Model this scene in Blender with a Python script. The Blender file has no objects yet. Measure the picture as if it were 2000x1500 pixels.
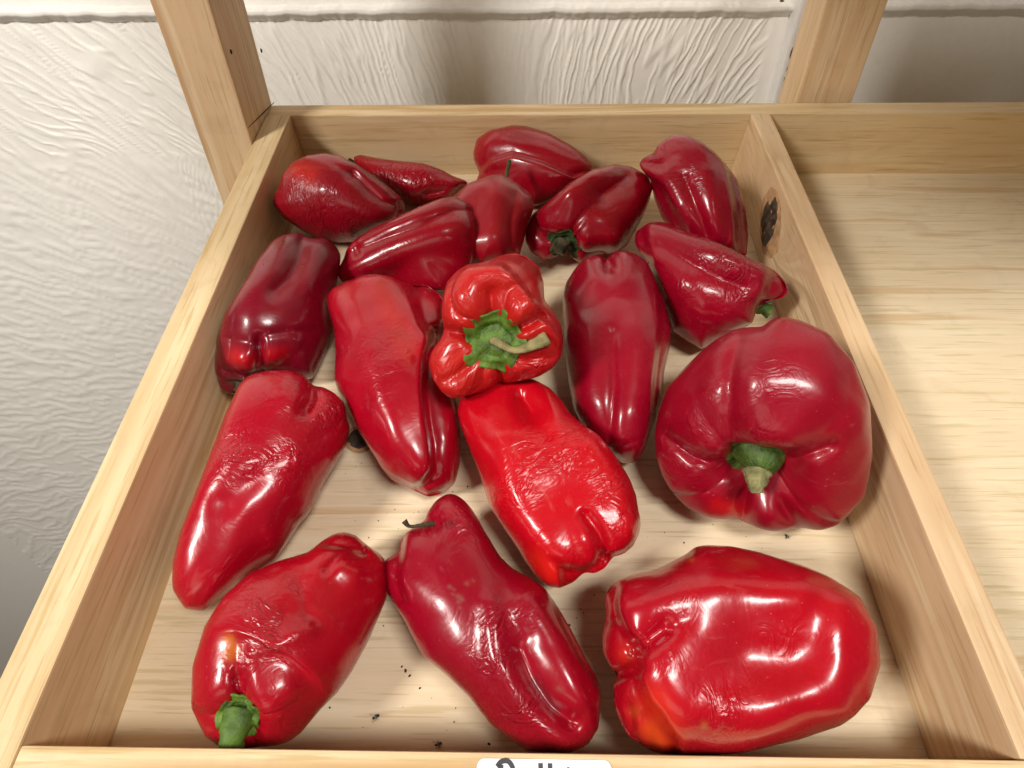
import bpy, math, random
import numpy as np
from mathutils import Vector, Matrix
from mathutils.bvhtree import BVHTree
random.seed(7)
R = math.radians
SC = bpy.context.scene
COL = SC.collection

# ------------------------------------------------------------------ camera, world, lamps
F = 1083.0                      # focal length in pixels of the 2000 x 1500 photograph
CAMH = 0.33                     # camera height over the tray floor (tray frame)
HW = 0.060                      # height of the tray boards
TILT = R(15)                    # the display tray leans towards the customer
BASE = Vector((0, 0, 0.80))
TW = Matrix.Translation(BASE) @ Matrix.Rotation(TILT, 4, 'X')      # tray frame -> world
xc = np.array([1, -.004, .0166]); xc /= np.linalg.norm(xc)
ec = np.array([24.3, 1590, -1083.]); ec -= xc * ec.dot(xc); ec /= np.linalg.norm(ec)
zc_ = np.cross(xc, ec)
CT = np.stack([xc, ec, zc_])     # rows: tray axes in camera coordinates -> camera vector to tray vector
CPOS = np.array([0, 0, CAMH])

cam_d = bpy.data.cameras.new('camera')
cam_d.sensor_fit = 'HORIZONTAL'; cam_d.sensor_width = 36; cam_d.lens = 36 * F / 2000
cam_d.clip_start = 0.01; cam_d.clip_end = 50
cam = bpy.data.objects.new('camera', cam_d); COL.objects.link(cam)
m = Matrix.Identity(4)
for i in range(3):
    for j in range(3):
        m[i][j] = CT[i][j]
    m[i][3] = CPOS[i]
cam.matrix_world = TW @ m
SC.camera = cam

W = bpy.data.worlds.new('World'); SC.world = W; W.use_nodes = True
W.node_tree.nodes['Background'].inputs[0].default_value = (1.0, .82, .62, 1)
W.node_tree.nodes['Background'].inputs[1].default_value = 0.095

def lamp(name, direction, dist, sx, sy, power, color, target=(0, .2, 0)):
    d = bpy.data.lights.new(name, 'AREA'); d.shape = 'RECTANGLE'; d.size = sx; d.size_y = sy
    d.energy = power; d.color = color
    o = bpy.data.objects.new(name, d); COL.objects.link(o)
    v = Vector(direction).normalized() * dist
    p = TW @ (Vector(target) + v); t = TW @ Vector(target)
    o.location = p
    o.rotation_euler = (t - p).to_track_quat('-Z', 'Y').to_euler()
    return o
lamp('ceiling_lamp', (.30, -.20, 1), 1.5, .40, .20, 15, (1, .96, .91), (0, .08, 0))
SIDE = lamp('side_lamp', (-.80, -.45, .9), 2.0, .32, .32, 31, (1, .94, .87), (0, .3, 0))
lamp('front_fill', (-.25, -1, .42), 2.6, 1.3, .9, 6, (1, .88, .72), (0, .3, .05))  # added broad fill from the front to lift the wall, not a known source
SC.view_settings.view_transform = 'Standard'
SC.view_settings.look = 'None'
SC.view_settings.exposure = 0.0
SC.view_settings.gamma = 1.0
SC.cycles.use_denoising = True

# ------------------------------------------------------------------ helpers
TM = np.array(TW)[:3, :3]; TP = np.array(TW)[:3, 3]
def to_world(P):
    return P @ TM.T + TP
def ray(px, py):
    d = CT @ np.array([px - 1000., 750. - py, -F])
    return d
def lift(px, py, z):
    d = ray(px, py)
    return CPOS + d * ((z - CAMH) / d[2])
def lift_x(px, py, x):
    d = ray(px, py); return CPOS + d * ((x - CPOS[0]) / d[0])
def lift_y(px, py, y):
    d = ray(px, py); return CPOS + d * ((y - CPOS[1]) / d[1])
def lift_world_y(px, py, Y):
    o = to_world(CPOS); d = TM @ ray(px, py)
    return o + d * ((Y - o[1]) / d[1])
def project(P):                  # tray frame points -> photo pixels
    c = (P - CPOS) @ CT
    return np.stack([1000 + F * c[:, 0] / -c[:, 2], 750 - F * c[:, 1] / -c[:, 2]], 1), -c[:, 2]

def perlin(x, y, seed=0):
    rng = np.random.RandomState(seed)
    perm = rng.permutation(256); perm = np.concatenate([perm, perm])
    ang = rng.rand(256) * 2 * np.pi
    gx, gy = np.cos(ang), np.sin(ang)
    xi = np.floor(x).astype(int); yi = np.floor(y).astype(int)
    xf = x - xi; yf = y - yi
    u = xf ** 3 * (xf * (xf * 6 - 15) + 10); v = yf ** 3 * (yf * (yf * 6 - 15) + 10)
    def g(ix, iy, dx, dy):
        h = perm[(perm[ix & 255] + iy) & 255]
        return gx[h] * dx + gy[h] * dy
    a = g(xi, yi, xf, yf); b = g(xi + 1, yi, xf - 1, yf)
    c = g(xi, yi + 1, xf, yf - 1); d = g(xi + 1, yi + 1, xf - 1, yf - 1)
    return (a + u * (b - a)) + v * ((c + u * (d - c)) - (a + u * (b - a)))

def smooth01(x): x = np.clip(x, 0, 1); return x * x * (3 - 2 * x)
def sines(P, scale, seed, n=10):  # smooth 3-D noise from a few plane waves
    rng = np.random.RandomState(seed)
    out = np.zeros(len(P))
    for i in range(n):
        k = rng.randn(3); k *= (0.6 + rng.rand()) * scale / np.linalg.norm(k)
        out += np.sin(P @ k + rng.rand() * 6.28)
    return out / math.sqrt(n)

def mesh_obj(name, V, Fc, mat, parent=None, smooth=True, attrs=None, top=False):
    me = bpy.data.meshes.new(name)
    me.from_pydata([tuple(map(float, v)) for v in V], [], [tuple(map(int, f)) for f in Fc])
    me.materials.append(mat)
    if smooth:
        me.polygons.foreach_set('use_smooth', [True] * len(me.polygons))
    me.update()
    o = bpy.data.objects.new(name, me); COL.objects.link(o)
    if parent: o.parent = parent
    return o

def grid_obj(name, V, nu, nv, mat, parent=None, wrap_v=False, attrs=None):
    """V is (nu*nv,3); quads between rows, fast path."""
    i = np.arange(nu - 1)[:, None]; nvq = nv if wrap_v else nv - 1
    j = np.arange(nvq)[None, :]; j2 = (j + 1) % nv
    q = np.stack([i * nv + j, (i + 1) * nv + j, (i + 1) * nv + j2, i * nv + j2], -1).reshape(-1, 4)
    me = bpy.data.meshes.new(name)
    me.vertices.add(len(V)); me.vertices.foreach_set('co', V.astype(np.float32).ravel())
    me.loops.add(q.size); me.loops.foreach_set('vertex_index', q.astype(np.int32).ravel())
    me.polygons.add(len(q)); me.polygons.foreach_set('loop_start', (np.arange(len(q)) * 4).astype(np.int32))
    me.polygons.foreach_set('use_smooth', np.ones(len(q), bool))
    me.materials.append(mat)
    me.update(calc_edges=True)
    for k, a in (attrs or {}).items():
        if a.ndim == 1:
            at = me.attributes.new(k, 'FLOAT', 'POINT'); at.data.foreach_set('value', a.astype(np.float32))
        elif a.shape[1] == 3:
            at = me.attributes.new(k, 'FLOAT_VECTOR', 'POINT'); at.data.foreach_set('vector', a.astype(np.float32).ravel())
        else:
            at = me.attributes.new(k, 'FLOAT_COLOR', 'POINT'); at.data.foreach_set('color', a.astype(np.float32).ravel())
    o = bpy.data.objects.new(name, me); COL.objects.link(o)
    if parent: o.parent = parent
    return o

def empty(name, label, cat, loc=(0, 0, 0), group=None):
    o = bpy.data.objects.new(name, None); COL.objects.link(o)
    o.empty_display_size = .02
    o['label'] = label; o['category'] = cat
    if group: o['group'] = group
    return o

class NT:
    def __init__(s, name):
        s.m = bpy.data.materials.new(name); s.m.use_nodes = True
        s.t = s.m.node_tree; s.b = s.t.nodes['Principled BSDF']
    def n(s, typ, **kw):
        nd = s.t.nodes.new(typ)
        for k, v in kw.items():
            if k.startswith('i_'):
                key = k[2:]; key = int(key) if key.isdigit() else key.replace('_', ' ')
                nd.inputs[key].default_value = v
            else:
                setattr(nd, k, v)
        return nd
    def l(s, a, b): s.t.links.new(a, b)
    def ramp(s, fac, stops, interp='LINEAR'):
        r = s.n('ShaderNodeValToRGB'); r.color_ramp.interpolation = interp
        e = r.color_ramp.elements
        while len(e) < len(stops): e.new(.5)
        for k, (p, c) in enumerate(stops):
            e[k].position = p; e[k].color = c if len(c) == 4 else (*c, 1)
        s.l(fac, r.inputs[0]); return r.outputs[0]
    def mix(s, fac, a, b, mode='MIX'):
        r = s.n('ShaderNodeMix', data_type='RGBA', blend_type=mode)
        for inp, v in ((r.inputs[0], fac), (r.inputs[6], a), (r.inputs[7], b)):
            if hasattr(v, 'is_output'): s.l(v, inp)
            else: inp.default_value = v if not isinstance(v, tuple) or len(v) == 4 else (*v, 1)
        return r.outputs[2]
    def math(s, op, a, b=0.0, c=None):
        r = s.n('ShaderNodeMath', operation=op)
        for inp, v in zip(r.inputs, (a, b, c)):
            if v is None: continue
            if hasattr(v, 'is_output'): s.l(v, inp)
            else: inp.default_value = v
        return r.outputs[0]
    def noise(s, vec, scale, detail=3, rough=.5, dist=0, **kw):
        r = s.n('ShaderNodeTexNoise'); r.inputs['Scale'].default_value = scale
        r.inputs['Detail'].default_value = detail; r.inputs['Roughness'].default_value = rough
        r.inputs['Distortion'].default_value = dist
        if vec is not None: s.l(vec, r.inputs['Vector'])
        return r.outputs[0]
    def mapping(s, vec, scale=(1, 1, 1), loc=(0, 0, 0), rot=(0, 0, 0)):
        r = s.n('ShaderNodeMapping'); r.inputs['Scale'].default_value = scale
        r.inputs['Location'].default_value = loc; r.inputs['Rotation'].default_value = rot
        s.l(vec, r.inputs['Vector']); return r.outputs[0]
    def bump(s, h, strength, dist, normal=None):
        r = s.n('ShaderNodeBump'); r.inputs['Distance'].default_value = dist
        if hasattr(strength, 'is_output'): s.l(strength, r.inputs['Strength'])
        else: r.inputs['Strength'].default_value = strength
        s.l(h, r.inputs['Height'])
        if normal is not None: s.l(normal, r.inputs['Normal'])
        return r.outputs[0]

# ------------------------------------------------------------------ materials
def wood_mat(name, axis, light, mid, dark, seed, rough=.55, band=55., spec=.25, knot=None):
    """pine: annual bands and short fibres running along axis (0 x, 1 y, 2 z) in object space"""
    w = NT(name); tc = w.n('ShaderNodeTexCoord').outputs['Object']
    st = [1., 1., 1.]; st[axis] = .035
    v = w.mapping(tc, tuple(st), (seed * 1.7, seed * .9, seed * 2.3))
    warp = w.noise(w.mapping(tc, (4, 4, 4), (seed, 0, 0)), 1.0, 2)
    wv = w.n('ShaderNodeVectorMath', operation='MULTIPLY_ADD')
    w.l(v, wv.inputs[0]); wv.inputs[1].default_value = (1, 1, 1)
    cmb = w.n('ShaderNodeCombineXYZ')
    sc = w.math('MULTIPLY', warp, .02)
    for i in range(3): w.l(sc, cmb.inputs[i])
    w.l(cmb.outputs[0], wv.inputs[2])
    vec = wv.outputs[0]
    if knot:
        sx = w.n('ShaderNodeSeparateXYZ'); w.l(tc, sx.inputs[0])
        dy = w.math('POWER', w.math('DIVIDE', w.math('ABSOLUTE', w.math('SUBTRACT', sx.outputs[1], knot[0])), .055), 2.0)
        dz = w.math('POWER', w.math('DIVIDE', w.math('ABSOLUTE', w.math('SUBTRACT', sx.outputs[2], knot[1])), .020), 2.0)
        e = w.math('MULTIPLY', w.math('EXPONENT', w.math('MULTIPLY', w.math('ADD', dy, dz), -1.0)), .05)
        cb_ = w.n('ShaderNodeCombineXYZ'); w.l(e, cb_.inputs[2])
        ad = w.n('ShaderNodeVectorMath', operation='ADD'); w.l(vec, ad.inputs[0]); w.l(cb_.outputs[0], ad.inputs[1]); vec = ad.outputs[0]
    bands = w.noise(vec, band, 2, .5)
    fib = w.noise(w.mapping(tc, tuple(s_ if s_ < 1 else 1 for s_ in st), (seed, 3, 1)), 900, 3, .6)
    st2 = [1., 1., 1.]; st2[axis] = .05
    streak = w.noise(w.mapping(tc, tuple(st2), (3 + seed, 7, 1)), 300, 3, .6)
    c = w.ramp(bands, [(.28, light), (.52, mid), (.60, light), (.70, dark), (.78, light)])
    c = w.mix(w.ramp(streak, [(.56, (0, 0, 0)), (.66, (.75, .75, .75))]), c, (*[x * .76 for x in mid[:2]], mid[2] * .62, 1))
    c = w.mix(w.math('MULTIPLY', fib, .24), c, (*[x * .62 for x in mid], 1))
    st3 = [1., 1., 1.]; st3[axis] = .028
    pore = w.noise(w.mapping(tc, tuple(st3), (5, seed, 2)), 620, 2, .5)
    c = w.mix(w.ramp(pore, [(.64, (0, 0, 0)), (.70, (.5, .5, .5))]), c, (mid[0] * .62, mid[1] * .52, mid[2] * .42, 1))
    big = w.noise(tc, 9, 3)
    c = w.mix(w.ramp(big, [(.4, (0, 0, 0)), (.75, (.35, .35, .35))]), c, (*dark, 1))
    smear = w.ramp(w.noise(w.mapping(tc, (1, 1, 1), (seed, 9, 2)), 26, 5, .62, .8), [(.56, (0, 0, 0)), (.70, (.22, .22, .22))])
    c = w.mix(smear, c, (.42, .28, .16, 1))
    w.l(c, w.b.inputs['Base Color'])
    w.b.inputs['Roughness'].default_value = rough
    w.b.inputs['Specular IOR Level'].default_value = spec
    w.l(w.bump(w.mix(.4, fib, bands), .35, .0006), w.b.inputs['Normal'])
    return w.m
YB = lift(1000, 224, HW)[1]; YF = lift(1000, 1470, HW)[1]
_kn = lift_x(1506, 430, lift(1467, 223, HW)[0])
PL, PM, PD = (.80, .645, .40), (.70, .51, .28), (.55, .35, .16)
M_floor = wood_mat('pine_floor', 0, (.85, .735, .53), (.79, .66, .45), (.68, .49, .28), 2, .5, 75)
M_bx = wood_mat('pine_board_wide', 0, PL, PM, PD, 5)
M_by = wood_mat('pine_board_deep', 1, PL, PM, PD, 8)
M_part = wood_mat('pine_partition', 1, (.77, .61, .39), (.66, .46, .27), (.45, .25, .12), 11, .5, 60, knot=(_kn[1] - (YF + YB) / 2, _kn[2] - HW / 2))
M_post = wood_mat('pine_post', 2, (.78, .60, .39), (.68, .47, .27), (.54, .33, .17), 4)

def plain(name, col, rough=.5, spec=.5, bscale=0, bstr=.3, bdist=.0005, var=0.0):
    w = NT(name); tc = w.n('ShaderNodeTexCoord').outputs['Object']
    if var:
        n_ = w.noise(tc, 140, 4)
        w.l(w.ramp(n_, [(.3, tuple(c * (1 - var) for c in col)), (.7, tuple(min(1, c * (1 + var)) for c in col))]), w.b.inputs['Base Color'])
    else:
        w.b.inputs['Base Color'].default_value = (*col, 1)
    w.b.inputs['Roughness'].default_value = rough
    w.b.inputs['Specular IOR Level'].default_value = spec
    if bscale:
        w.l(w.bump(w.noise(tc, bscale, 4, .6), bstr, bdist), w.b.inputs['Normal'])
    return w.m
M_wall = plain('white_plaster', (.88, .86, .81), .45, .4, 260, .2, .0004, .02)
M_trim = plain('white_gloss_paint', (.80, .785, .76), .35, .5, 60, .3, .0006, .03)
M_chip = plain('chipped_paint', (.10, .06, .04), .8)
M_calyx = plain('calyx_green', (.075, .145, .014), .5, .4, 500, .7, .0009, .55)
M_calyx_mid = plain('calyx_mid_green', (.050, .095, .014), .5, .4, 420, .8, .0011, .5)
M_stub = plain('stem_stub', (.24, .23, .10), .8, .2, 700, 1.0, .0012, .6)
M_calyx_dark = plain('calyx_dark', (.030, .055, .014), .6, .3, 500, .7, .0009, .5)
M_stem = plain('stem_green', (.075, .145, .018), .55, .4, 600, .6, .0006, .4)
M_drystem = plain('stem_dry', (.23, .20, .09), .8, .2, 900, .9, .0008, .5)
M_brownstem = plain('stem_withered', (.07, .055, .03), .85, .2, 700, .8, .0008, .5)
M_knot = plain('knot_bark', (.050, .032, .020), .55, .5, 220, 1.0, .002, .8)
M_knotring = plain('knot_ring', (.44, .26, .13), .6, .3, 300, .4, .0006, .4)
M_label = plain('label_paper', (.86, .88, .92), .4, .4)
M_ink = plain('black_marker', (.03, .03, .035), .5)
M_fly = plain('fly_black', (.012, .011, .012), .35)
M_wing = NT('fly_wing'); M_wing.b.inputs['Base Color'].default_value = (.55, .5, .42, 1); M_wing.b.inputs['Alpha'].default_value = .45
M_wing.b.inputs['Roughness'].default_value = .25; M_wing = M_wing.m
M_crumb = plain('crumb_dark', (.05, .03, .02), .8)
M_crack = plain('crack_dark', (.03, .018, .012), .9)

def skin_mat():
    w = NT('pepper_skin')
    pc = w.n('ShaderNodeAttribute', attribute_name='pc').outputs['Vector']
    colr = w.n('ShaderNodeAttribute', attribute_name='col').outputs['Color']
    wr = w.n('ShaderNodeAttribute', attribute_name='wr').outputs['Fac']
    dull = w.n('ShaderNodeAttribute', attribute_name='dull').outputs['Fac']
    big = w.noise(pc, 38, 3)
    c = w.mix(w.ramp(big, [(.35, (0, 0, 0)), (.7, (.45, .45, .45))]), colr, w.mix(1, colr, (.62, .5, .62, 1), 'MULTIPLY'))
    fine = w.noise(pc, 520, 3, .6)
    c = w.mix(w.ramp(fine, [(.55, (0, 0, 0)), (.85, (.10, .10, .10))]), c, (.75, .06, .04, 1))
    vo = w.n('ShaderNodeTexVoronoi'); vo.inputs['Scale'].default_value = 210; w.l(pc, vo.inputs['Vector'])
    sp = w.ramp(vo.outputs['Distance'], [(.035, (.5, .5, .5)), (.07, (0, 0, 0))])
    c = w.mix(sp, c, (.7, .16, .09, 1))
    scuff = w.noise(w.mapping(pc, (.35, 1, 1)), 160, 4, .65, .6)
    sm_ = w.noise(pc, 22, 2)
    sf = w.math('MULTIPLY', w.ramp(scuff, [(.60, (0, 0, 0)), (.72, (1, 1, 1))]), w.ramp(sm_, [(.5, (0, 0, 0)), (.62, (.16, .16, .16))]))
    c = w.mix(sf, c, (.62, .22, .18, 1))
    w.l(c, w.b.inputs['Base Color'])
    rn = w.noise(pc, 55, 3)
    ro = w.math('ADD', w.math('MULTIPLY', rn, .20), .17)
    ro = w.math('ADD', ro, w.math('MULTIPLY', dull, .22))
    w.l(ro, w.b.inputs['Roughness'])
    w.b.inputs['IOR'].default_value = 1.42
    w.b.inputs['Specular IOR Level'].default_value = .5
    w.b.inputs['Coat Weight'].default_value = .30; w.b.inputs['Coat Roughness'].default_value = .13
    # shrivelled skin: crinkles across the fruit, strong where the mask says so
    wv = w.mapping(pc, (1, 1, 1.0))
    n1 = w.noise(w.mapping(pc, (1.6, .8, .8)), 92, 2.5, .5, 1.2)
    rid = w.math('ABSOLUTE', w.math('SUBTRACT', n1, .5))
    n2 = w.noise(w.mapping(pc, (1.4, 1, 1)), 300, 2, .5, .8)
    h = w.math('ADD', w.math('MULTIPLY', rid, 2.2), w.math('MULTIPLY', n2, .26))
    b1 = w.bump(h, w.math('MINIMUM', wr, 1.0), .0019)
    n3 = w.noise(pc, 110, 2, .5)
    b2 = w.bump(n3, .16, .0012, b1)
    w.l(b2, w.b.inputs['Normal'])
    return w.m
M_skin = skin_mat()

# ------------------------------------------------------------------ tray, post, wall
def board(name, x0, x1, y0, y1, z0, z1, mat, parent, bev=.0012, world=False, nseg=1):
    """bevelled board; tray-frame box"""
    import bmesh
    bm = bmesh.new(); bmesh.ops.create_cube(bm, size=1)
    c = Vector(((x0 + x1) / 2, (y0 + y1) / 2, (z0 + z1) / 2))
    for v in bm.verts:
        v.co = Vector((v.co.x * (x1 - x0), v.co.y * (y1 - y0), v.co.z * (z1 - z0)))
    bmesh.ops.bevel(bm, geom=list(bm.edges), offset=bev, segments=2, affect='EDGES', profile=.6)
    me = bpy.data.meshes.new(name); bm.to_mesh(me); bm.free(); me.materials.append(mat)
    for p in me.polygons: p.use_smooth = False
    o = bpy.data.objects.new(name, me); COL.objects.link(o)
    mt = Matrix.Translation(c)
    o.matrix_world = mt if world else TW @ mt
    if parent:
        o.parent = parent; o.matrix_parent_inverse = Matrix.Identity(4)
    return o

XL = lift(568, 224, HW)[0]; YB = lift(1000, 224, HW)[1]
XR = lift(1467, 223, HW)[0]; YF = lift(1000, 1470, HW)[1]
XLO = lift(494, 282, HW)[0]; XRO = lift(1505, 223, HW)[0]; YBO = lift(1000, 203, HW)[1]
YFO = YF - .030
TT = .006
tray = empty('display_tray', 'open slanted pine display tray that holds all the red peppers', 'tray')
board('floor_panel', XLO + .003, .70, YF - .006, YB + .006, -TT, 0, M_floor, tray, .0005)
board('back_board', XLO + .0005, .72, YB, YBO, -.004, HW, M_bx, tray)
board('side_board', XLO, XL, YFO - .0, YB - .0003, -.008, HW + .0006, M_by, tray)
board('front_board', XL + .0003, .72, YFO, YF, -.008, HW, M_bx, tray)
board('partition_board', XR, XRO, YF + .0003, YB - .0003, .0005, HW + .0004, M_part, tray)
board('side_board', .72, .74, YFO, YBO, -.008, HW, M_by, tray)

def splinter(px, py, z, ln, rot):
    c = lift(px, py, z); d = np.array([math.cos(rot), math.sin(rot), 0]); n_ = np.array([-d[1], d[0], 0])
    V = [c - n_ * ln * .22, c + n_ * ln * .22, c + d * ln + n_ * ln * .05, c + d * ln * .6 - n_ * ln * .15, c + d * ln * .35 + np.array([0, 0, ln * .35])]
    mesh_obj('splinter', to_world(np.array(V)), [(0, 1, 4), (1, 2, 4), (2, 3, 4), (3, 0, 4), (3, 2, 1, 0)], M_bx, tray, smooth=False)
for a_ in ((988, 224, HW - .0006, .0022, -1.4), (1004, 223, HW - .0006, .0016, -1.7), (1326, 223, HW - .0006, .0020, -1.5), (812, 203, HW, .0015, 1.5), (574, 300, .045, .003, -.3)):
    splinter(*a_)

# knot in the partition, bark ring and dark heart with lumps
def blob_patch(name, P0, ex, ey, nrm, outline, mat, parent, thick, lump, seed):
    n = len(outline); V = []; nr = 9
    for k in range(nr):
        f = 1 - k / (nr - 1)
        for (a, b) in outline:
            x, y = a * f, b * f
            s_ = float(sines(np.array([[x, y, 0]]), 900, seed)[0])
            z = thick * min(1, (1 - f) * 4) * (1 + lump * s_)
            V.append(P0 + ex * x + ey * y + nrm * z)
    return grid_obj(name, to_world(np.array(V)), nr, n, mat, parent, wrap_v=True)
def out(pts, P0, ex, ey, plane):
    res = []
    for (px, py) in pts:
        p = plane(px, py) - P0
        res.append((p @ ex, p @ ey))
    # densify
    d = []
    for i in range(len(res)):
        a, b = np.array(res[i]), np.array(res[(i + 1) % len(res)])
        for t in (0, .33, .66): d.append(tuple(a + (b - a) * t))
    return d
pl = lambda px, py: lift_x(px, py, XR)
P0 = pl(1506, 425); ex_, ey_, nn = np.array([0, 1., 0]), np.array([0, 0, 1.]), np.array([-1., 0, 0])
ringpts = [(1506, 364), (1519, 374), (1526, 408), (1525, 445), (1519, 492), (1505, 506), (1490, 494), (1484, 450), (1486, 410), (1492, 384)]
blob_patch('knot_ring', P0, ex_, ey_, nn, out(ringpts, P0, ex_, ey_, pl), M_knotring, tray, .0004, .2, 3)
kp = [(1506, 378), (1517, 384), (1521, 405), (1520, 428), (1510, 462), (1494, 487), (1487, 470), (1488, 430), (1492, 405), (1500, 390)]
blob_patch('knot', P0, ex_, ey_, nn, out(kp, P0, ex_, ey_, pl), M_knot, tray, .0014, .9, 5)
# knot in the tray floor
plf = lambda px, py: lift(px, py, 0)
P0 = plf(699, 858); ex_, ey_, nn = np.array([1., 0, 0]), np.array([0, 1., 0]), np.array([0, 0, 1.])
kr = [(700 + 30 * math.cos(a) * (1 + .15 * math.sin(2 * a + 1)), 859 + 27 * math.sin(a)) for a in np.linspace(0, 2 * math.pi, 14)[:-1]]
blob_patch('knot_ring', P0, ex_, ey_, nn, out(kr, P0, ex_, ey_, plf), M_knotring, tray, .00025, .3, 4)
kp = [(699 + 22 * math.cos(a) * (1 + .12 * math.sin(3 * a)), 858 + 21 * math.sin(a)) for a in np.linspace(0, 2 * math.pi, 14)[:-1]]
blob_patch('knot', P0, ex_, ey_, nn, out(kp, P0, ex_, ey_, plf), M_knot, tray, .0007, .5, 9)

# rack post standing at the outer back corner, vertical in the world
def wpt(px, py): return to_world(lift(px, py, HW)[None])[0]
pa, pb = wpt(494, 282), wpt(537, 206)
PW = .044
post = empty('rack_post', 'upright pine rack post with thin crack at the left rear corner of the tray', 'post')
board('post_timber', pa[0] - PW, pa[0] - .0008, pa[1], pb[1] + .004, 0, 1.75, M_post, post, .0015, world=True)
# pencil-thin crack near its foot
cr = [wpt(494, 282), wpt(537, 206)]
def strip(name, A, B, wdt, off, mat, parent):
    A = Vector(A); B = Vector(B); t = (B - A).normalized(); n = Vector(off).normalized(); s_ = t.cross(n) * wdt
    o_ = Vector(off)
    V = [A - s_ * .3 + o_, A + s_ * .3 + o_, (A + B) / 2 + s_ + o_, B + s_ * .5 + o_, B - s_ * .5 + o_, (A + B) / 2 - s_ + o_]
    V = V + [v - o_ for v in V]
    Fc = [(0, 1, 2, 3, 4, 5)] + [(i, (i + 1) % 6, 6 + (i + 1) % 6, 6 + i) for i in range(6)]
    return mesh_obj(name, V, Fc, mat, parent, smooth=False)
XP = pa[0] - .0008
def post_pt(px, py):
    o = to_world(CPOS); d = TM @ ray(px, py); return o + d * ((XP - o[0]) / d[0])
strip('crack', post_pt(485, 249), post_pt(535, 200), .0005, (.0003, 0, 0), M_crack, post)
def nail(px, py):
    c = Vector(post_pt(px, py)); V = []; n = 10
    for k, (r, h) in enumerate(((.0016, 0), (.0014, .0005), (.0005, .0006))):
        for i in range(n):
            a = 6.283 * i / n; V.append(c + Vector((h, r * math.cos(a), r * math.sin(a) * 1.1)))
    Fc = [(k * n + i, k * n + (i + 1) % n, (k + 1) * n + (i + 1) % n, (k + 1) * n + i) for k in range(2) for i in range(n)] + [tuple(range(2 * n, 3 * n))]
    mesh_obj('nail_head', V, Fc, M_crack, post)
nail(451, 101); nail(510, 99)

# wall behind: relief panel made as a real height field
YW = wpt(1000, 203)[1] + .19
def wallpt(px, py): return lift_world_y(px, py, YW)
zr = wallpt(1000, 200)[2]; zm0 = wallpt(1000, 36)[2]; zm1 = wallpt(1000, 6)[2]
xpr = wallpt(1492, 150)[0]
x0, x1, z0, z1 = -1.2, .66, zr - 1.15, zm1 + .07
nx, nz = 1100, 420
gx = np.concatenate([np.linspace(x0, -.45, 260), np.linspace(-.4485, x1, nx - 260)]); gz = np.concatenate([np.linspace(z0, zr - .06, 290), np.linspace(zr - .0585, z1, 200)])
GX, GZ = np.meshgrid(gx, gz, indexing='ij')
cx, cz = wallpt(985, 200)[0], zr - .42
ang = np.arctan2(GX - cx, np.abs(GZ - cz) + .03) ; rad = np.hypot(GX - cx, GZ - cz)
ang = ang + .030 * perlin(GX * 12, GZ * 9, 5) + .004 * perlin(GX * 60, GZ * 60, 6)
amp = np.clip(np.abs(GX - cx - .005) / .07, .12, 1)
a1 = 1 - np.abs(perlin(ang * 42, rad * 6, 1)) * 8
a2 = 1 - np.abs(perlin(ang * 56 + rad * 9, rad * 9, 2)) * 9
rid = np.maximum(smooth01(a1) * .0017, smooth01(a2) * .0012)
h = rid * amp
# moulding, with a ragged lower lip
lip = zm0 + .0022 * perlin(GX * 45, GX * 0 + 2.2, 8) + .0012 * perlin(GX * 160, GX * 0, 9)
t = (GZ - lip) / (zm1 - zm0)
sm = lambda a, b, x: np.clip((x - a) / (b - a), 0, 1) ** 2 * (3 - 2 * np.clip((x - a) / (b - a), 0, 1))
mould = sm(0, .08, t) * .0035 + sm(.1, .5, t) * .006 - sm(.75, .95, t) * .0085
h = np.where(t > 0, mould + rid * .25 * (t > 1.05), h)
# smooth margin and upright trim on the right
mg = sm(xpr - .012, xpr - .004, GX)
h = h * (1 - mg * (t < 0)) + mg * .0015 * (t < 0)
V = np.stack([GX.ravel(), (YW - h).ravel(), GZ.ravel()], 1)
wall = grid_obj('wall', V, nx, len(gz), M_wall); wall['kind'] = 'structure'
# backing wall sheet carrying on past the relief
bw = board('wall_lower', -3, 3, YW + .004, YW + .1, -1.0, 3.0, M_wall, None, .001, world=True); bw['kind'] = 'structure'
xt0 = wallpt(1508, 150)[0]; xt1 = wallpt(1553, 150)[0]
trim = empty('wall_trim', 'white painted upright trim with chipped paint on the wall at right', 'trim')
board('trim_strip', xt0, xt1 - .004, YW - .022, YW + .003, z0, z1 + .1, M_trim, trim, .003, world=True)
def chip(px, py, w_, h_):
    c = Vector(lift_world_y(px, py, YW - .0222)); V = []; n = 9
    rr = [random.uniform(.6, 1.1) for _ in range(n)]
    for dy in (0, -.0004):
        for i in range(n):
            a = 6.283 * i / n; V.append(c + Vector((w_ * rr[i] * math.cos(a), dy, h_ * rr[i] * math.sin(a))))
    Fc = [tuple(range(n, 2 * n))] + [(i, (i + 1) % n, n + (i + 1) % n, n + i) for i in range(n)]
    mesh_obj('paint_chip', V, Fc, M_chip, trim, smooth=False)
for c_ in ((1545, 104, .0011, .007), (1532, 155, .0007, .004), (1537, 135, .0004, .003), (1527, 2, .003, .0015), (1541, 32, .0005, .002)):
    chip(*c_)
post2 = empty('rack_post', 'second pine rack post behind the tray at right beside the white trim', 'post')
xq = lift_world_y(1556, 190, pb[1] + .012)[0]
board('post_timber', xq, xq + .05, pb[1] + .010, pb[1] + .050, 0, 1.75, M_post, post2, .0015, world=True)

# upper shelf of the rack, above the picture, placed to shade the rear of the tray
ush = empty('upper_shelf', 'next pine shelf of the rack above the red pepper tray', 'shelf')
board('shelf_board', -.12, .72, .14, .42, .46, .475, M_bx, ush)

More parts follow.
